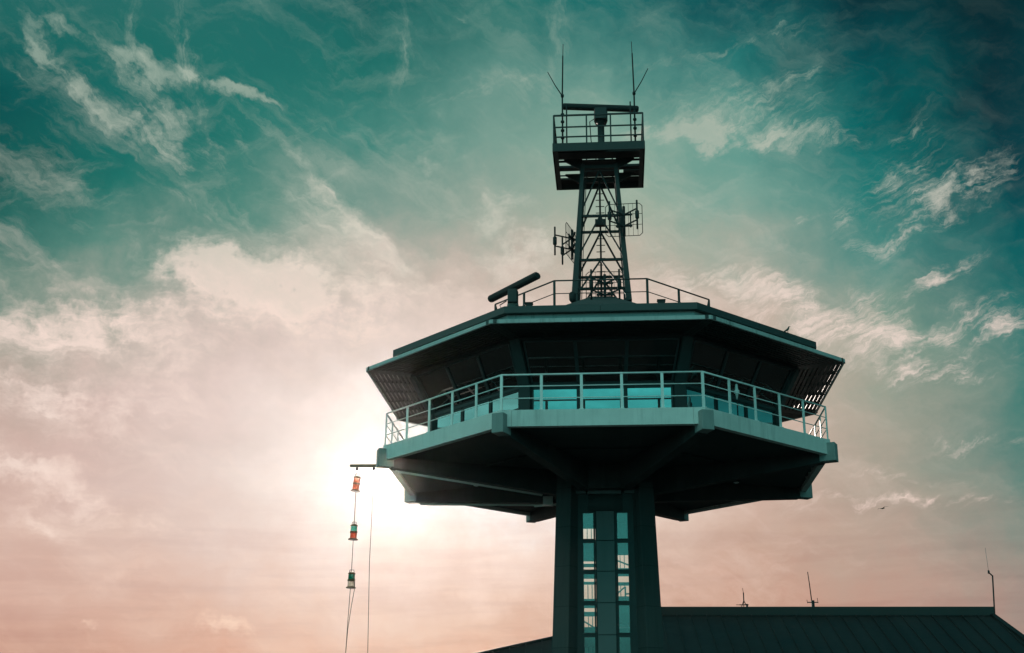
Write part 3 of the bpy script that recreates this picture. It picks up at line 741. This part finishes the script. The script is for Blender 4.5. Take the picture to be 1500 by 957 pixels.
def lantern(z, tilt, up, low, label):
    t = empty('signal_lantern', W(-8.73, 0, z - .27), TYAW, label, 'lantern', 'signal lanterns on the halyard')
    t.rotation_euler = (0, R(tilt), TYAW)
    M().lathe([(.17, 0), (.175, .03), (.11, .06)], 16).build('base', 'bronze', t)
    M().lathe([(.105, .06), (.105, .24)], 16).build('lens', low, t)
    M().lathe([(.13, .24), (.13, .30)], 16).build('band', 'bronze', t)
    M().lathe([(.105, .30), (.105, .47)], 16).build('lens', up, t)
    c = M().lathe([(.12, .47), (.135, .50), (.06, .55), (.03, .56)], 16).build('cap', 'bronze', t)
    M().tube([(-.09, 0, .5), (-.07, 0, .62), (.07, 0, .62), (.09, 0, .5)], .010, 6).build('handle', 'dark_metal', c)
    gd = M()
    for k in range(4): a = R(45 + 90 * k); gd.tube([(.125 * math.cos(a), .125 * math.sin(a), .04), (.125 * math.cos(a), .125 * math.sin(a), .49)], .009, 5)
    gd.build('guard', 'bronze', t)
lantern(9.30, 6, 'red_lens', 'red_lens', 'topmost hanging signal lantern with both lenses red')
lantern(7.60, 2, 'green_lens', 'red_lens', 'hanging signal lantern with a green lens over a red one')
lantern(5.95, 1, 'dark_green_lens', 'clear_lens', 'lowest hanging signal lantern with a green lens over a clear one')

# ------------------------------------------------------------------ low building with a standing seam roof
BY = 60.0
bld = empty('harbour_building', (14.5, 55, 0), 0, 'low building with a dark standing seam metal roof behind the tower shaft', 'building')
ang = R(-3.0)
bld.rotation_euler = (0, 0, ang)
def BL(x, y, z):   # world -> building frame
    dx, dy = x - 14.5, y - 55; c, s = math.cos(-ang), math.sin(-ang); return Vector((c * dx - s * dy, s * dx + c * dy, z))
rz = 6.62 + EYE; ez = 3.3; sl = math.tan(R(23.4)); run = (rz - ez) / sl
A = BL(7.0, 60.35, rz); B = BL(21.95, 59.6, rz); yr_ = (A.y + B.y) / 2; A.y = B.y = yr_
HK = 1.57
Lc = Vector((A.x - HK * run, yr_ - run, ez)); Rc = Vector((B.x + 1.1, yr_ - run, ez)); LcB = Vector((A.x - HK * run, yr_ + run, ez)); RcB = Vector((B.x + 1.1, yr_ + run, ez))
m = M().add([A, B, Lc, Rc, LcB, RcB], [(2, 3, 1, 0), (5, 4, 0, 1), (4, 2, 0), (3, 5, 1), (2, 4, 5, 3)])
x = Lc.x + .35
while x < Rc.x:
    # seam runs up the front slope until it meets the hip, the ridge or the gable end
    y0 = yr_ - run
    if x < A.x: top = yr_ - run + (x - Lc.x) / HK
    elif x <= B.x: top = yr_
    else: top = yr_ - run * (x - B.x) / 1.1
    if top - y0 > .1:
        m.bar((x, y0, ez + .03), (x, top, ez + (top - y0) * sl + .03), .045, .07)
    x += .68
ro = m.build('roof', 'roof_sheet', bld)
M().box(((A.x + B.x) / 2, yr_, rz + .12), (B.x - A.x + .2, .5, .42)).build('ridge_cap', 'ridge_metal', ro, bevel=.02)
for p_, q_ in ((A, Lc), (B, Rc)): M().bar(p_ + Vector((0, 0, .04)), q_ + Vector((0, 0, .04)), .24, .12).build('hip_cap', 'ridge_metal', ro)
M().box(((Lc.x + Rc.x) / 2, yr_ - run + .02, ez - .08), (Rc.x - Lc.x, .16, .14)).build('gutter', 'ridge_metal', ro)
wl = M().prism([(Lc.x + .7, yr_ - run + .7), (Rc.x - .5, yr_ - run + .7), (Rc.x - .5, yr_ + run - .7), (Lc.x + .7, yr_ + run - .7)], 0, ez - .02)
wl.build('wall', 'render_wall', bld)
k = 0; xx = Lc.x + 2.2
while xx < Rc.x - 2:
    yy = yr_ - run + .7
    if k == 4:
        d = M().box((xx, yy - .03, 1.05), (1.0, .08, 2.1)).build('door', 'dark_frame', bld)
        M().tube([(xx + .38, yy - .09, .95), (xx + .38, yy - .09, 1.15)], .02, 6).build('handle', 'galvanised', d)
    else:
        f = M(); z0, z1 = .95, 2.35
        for s in (-.75, .72): f.box((xx + s, yy - .03, (z0 + z1) / 2), (.07, .1, z1 - z0))
        f.box((xx, yy - .03, z0 + .03), (1.4, .1, .06)); f.box((xx, yy - .03, z1 - .03), (1.4, .1, .06)); f.box((xx, yy - .03, (z0 + z1) / 2), (.05, .09, z1 - z0 - .12))
        fo = f.build('window', 'white_paint', bld); M().box((xx, yy - .008, (z0 + z1) / 2), (1.42, .012, z1 - z0 - .1)).build('pane', 'dark_glass', fo)
    xx += 2.9; k += 1
# antennas along the ridge
def on_bld(v): c, s = math.cos(ang), math.sin(ang); return Vector((14.5 + c * v.x - s * v.y, 55 + s * v.x + c * v.y, v.z))
rt = rz + .33
p = on_bld(BL(10.79, 60.1, rt)); p.z = rt
a = empty('tripod_antenna', p, ang, 'small spiked antenna on a tripod foot on the roof ridge', 'antenna')
M().tube([(0, 0, .26), (0, 0, .66)], .026, 6).tube([(0, 0, .64), (-.03, 0, .86)], .011, 6).build('spike', 'dark_metal', a)
m = M()
for q in range(3): b = R(90 + 120 * q); m.tube([(0, 0, .30), (.17 * math.cos(b), .17 * math.sin(b), -.05)], .018, 6)
m.box((0, 0, .10), (.42, .05, .04)).box((.13, 0, .06), (.09, .09, .16)).tube([(-.2, 0, .1), (-.36, 0, .1)], .015, 6).build('tripod', 'dark_metal', a)
p = on_bld(BL(13.95, 60.0, rt)); p.z = rt
a = empty('rod_antenna', p, ang, 'leaning rod antenna with a clamped foot on the roof ridge', 'antenna')
M().tube([(-.04, 0, .2), (-.09, 0, 1.0), (-.14, 0, 1.62)], .026, 6, .018).build('rod', 'dark_metal', a)
M().box((0, 0, .1), (.14, .12, .42)).box((0, 0, .22), (.5, .04, .04)).tube([(.24, 0, .18), (.22, 0, .42)], .012, 5).tube([(-.24, 0, .18), (-.26, 0, .34)], .012, 5).build('clamp', 'dark_metal', a)
p = on_bld(BL(22.13, 59.6, 0)); p.z = rz - .35
a = empty('pole_antenna', p, ang, 'tall bent pole carrying a hair thin whip at the right gable end', 'antenna')
M().tube([(0, 0, -.2), (.0, 0, .3), (.11, 0, 2.12)], .04, 8, .035).tube([(.11, 0, 2.1), (-.05, 0, 2.26)], .032, 6).lathe([(.03, 2.2), (.05, 2.24), (.05, 2.32), (.03, 2.36)], 8, c=(-.05, 0, 0)).build('pole', 'dark_metal', a)
M().tube([(-.05, 0, 2.3), (-.08, 0, 3.4)], .008, 5).build('whip', 'galvanised', a)

# ------------------------------------------------------------------ birds
def bird_mesh(pts, mat, parent_label, cat, loc, rot, wings):
    me = bpy.data.meshes.new('bird'); vs = [p for p, r in pts]
    me.from_pydata(vs, [(i, i + 1) for i in range(len(vs) - 1)], [])
    o = bpy.data.objects.new('gull', me); C.objects.link(o); me.materials.append(MAT[mat])
    sk = o.modifiers.new('skin', 'SKIN')
    for sv, (p, r) in zip(me.skin_vertices[0].data, pts): sv.radius = r
    me.skin_vertices[0].data[1].use_root = True
    o.modifiers.new('sub', 'SUBSURF').levels = 2; o.modifiers['sub'].render_levels = 2
    o.location = loc; o.rotation_euler = rot; tag(o, parent_label, cat)
    return o
b = bird_mesh([((-.32, 0, .02), (.02, .012)), ((-.16, 0, 0), (.05, .045)), ((0, 0, 0), (.075, .07)), ((.14, 0, .02), (.06, .055)), ((.23, 0, .05), (.045, .042)), ((.30, 0, .045), (.012, .012)), ((.34, 0, .035), (.006, .006))],
              'feather', 'small dark gull gliding in the open sky right of the tower', 'bird', (20.49, 70, 13.48 + EYE), (0, R(14), R(200)), 1)
for s in (-1, 1):
    wpts = [((.12, .06 * s, .03), (.12 * 1, .52 * s, .13), (.02, .55 * s, .13), (-.08, .06 * s, .02)), ((.12, .52 * s, .13), (-.06, 1.0 * s, .05), (-.1, 1.0 * s, .05), (.02, .55 * s, .13))]
    m = M()
    for q in wpts: m.hull(q, [(x_, y_, z_ + .012) for x_, y_, z_ in q])
    m.build('wing', 'feather', b)
b.scale = (.5, .5, .5)
pb = bird_mesh([((-.26, 0, .06), (.015, .03)), ((-.12, 0, .14), (.06, .065)), ((.0, 0, .22), (.085, .085)), ((.06, 0, .33), (.055, .055)), ((.08, 0, .42), (.05, .05)), ((.15, 0, .42), (.02, .018)), ((.23, 0, .40), (.008, .008))],
               'feather', 'dark bird perched on the right slope of the roof edge facing right', 'bird', W(5.98, -4.15, 13.19), (0, 0, TYAW + R(10)), 0)
m = M()
for s in (-1, 1): m.tube([(.0, .03 * s, .0), (.0, .03 * s, .16)], .010, 5)
m.build('legs', 'bronze', pb)
pb.scale = (.5, .55, .48)

# ------------------------------------------------------------------ thin haze, added to stand for lens glare round the sun
hz = M().box((0, 0, 14.5), (6010, 6010, 31.0)).build('haze', 'dark_metal')
hz['kind'] = 'stuff'
hm = bpy.data.materials.new('glare_haze'); hm.use_nodes = True; ht = hm.node_tree; ht.nodes.clear(); N = NT(ht)
pv = N.n('ShaderNodeVolumePrincipled', {'Color': (1, .93, .88, 1), 'Density': HAZE_D, 'Anisotropy': HAZE_G})
ou = N.n('ShaderNodeOutputMaterial', {'Volume': pv.outputs[0]})
hz.data.materials.clear(); hz.data.materials.append(hm)
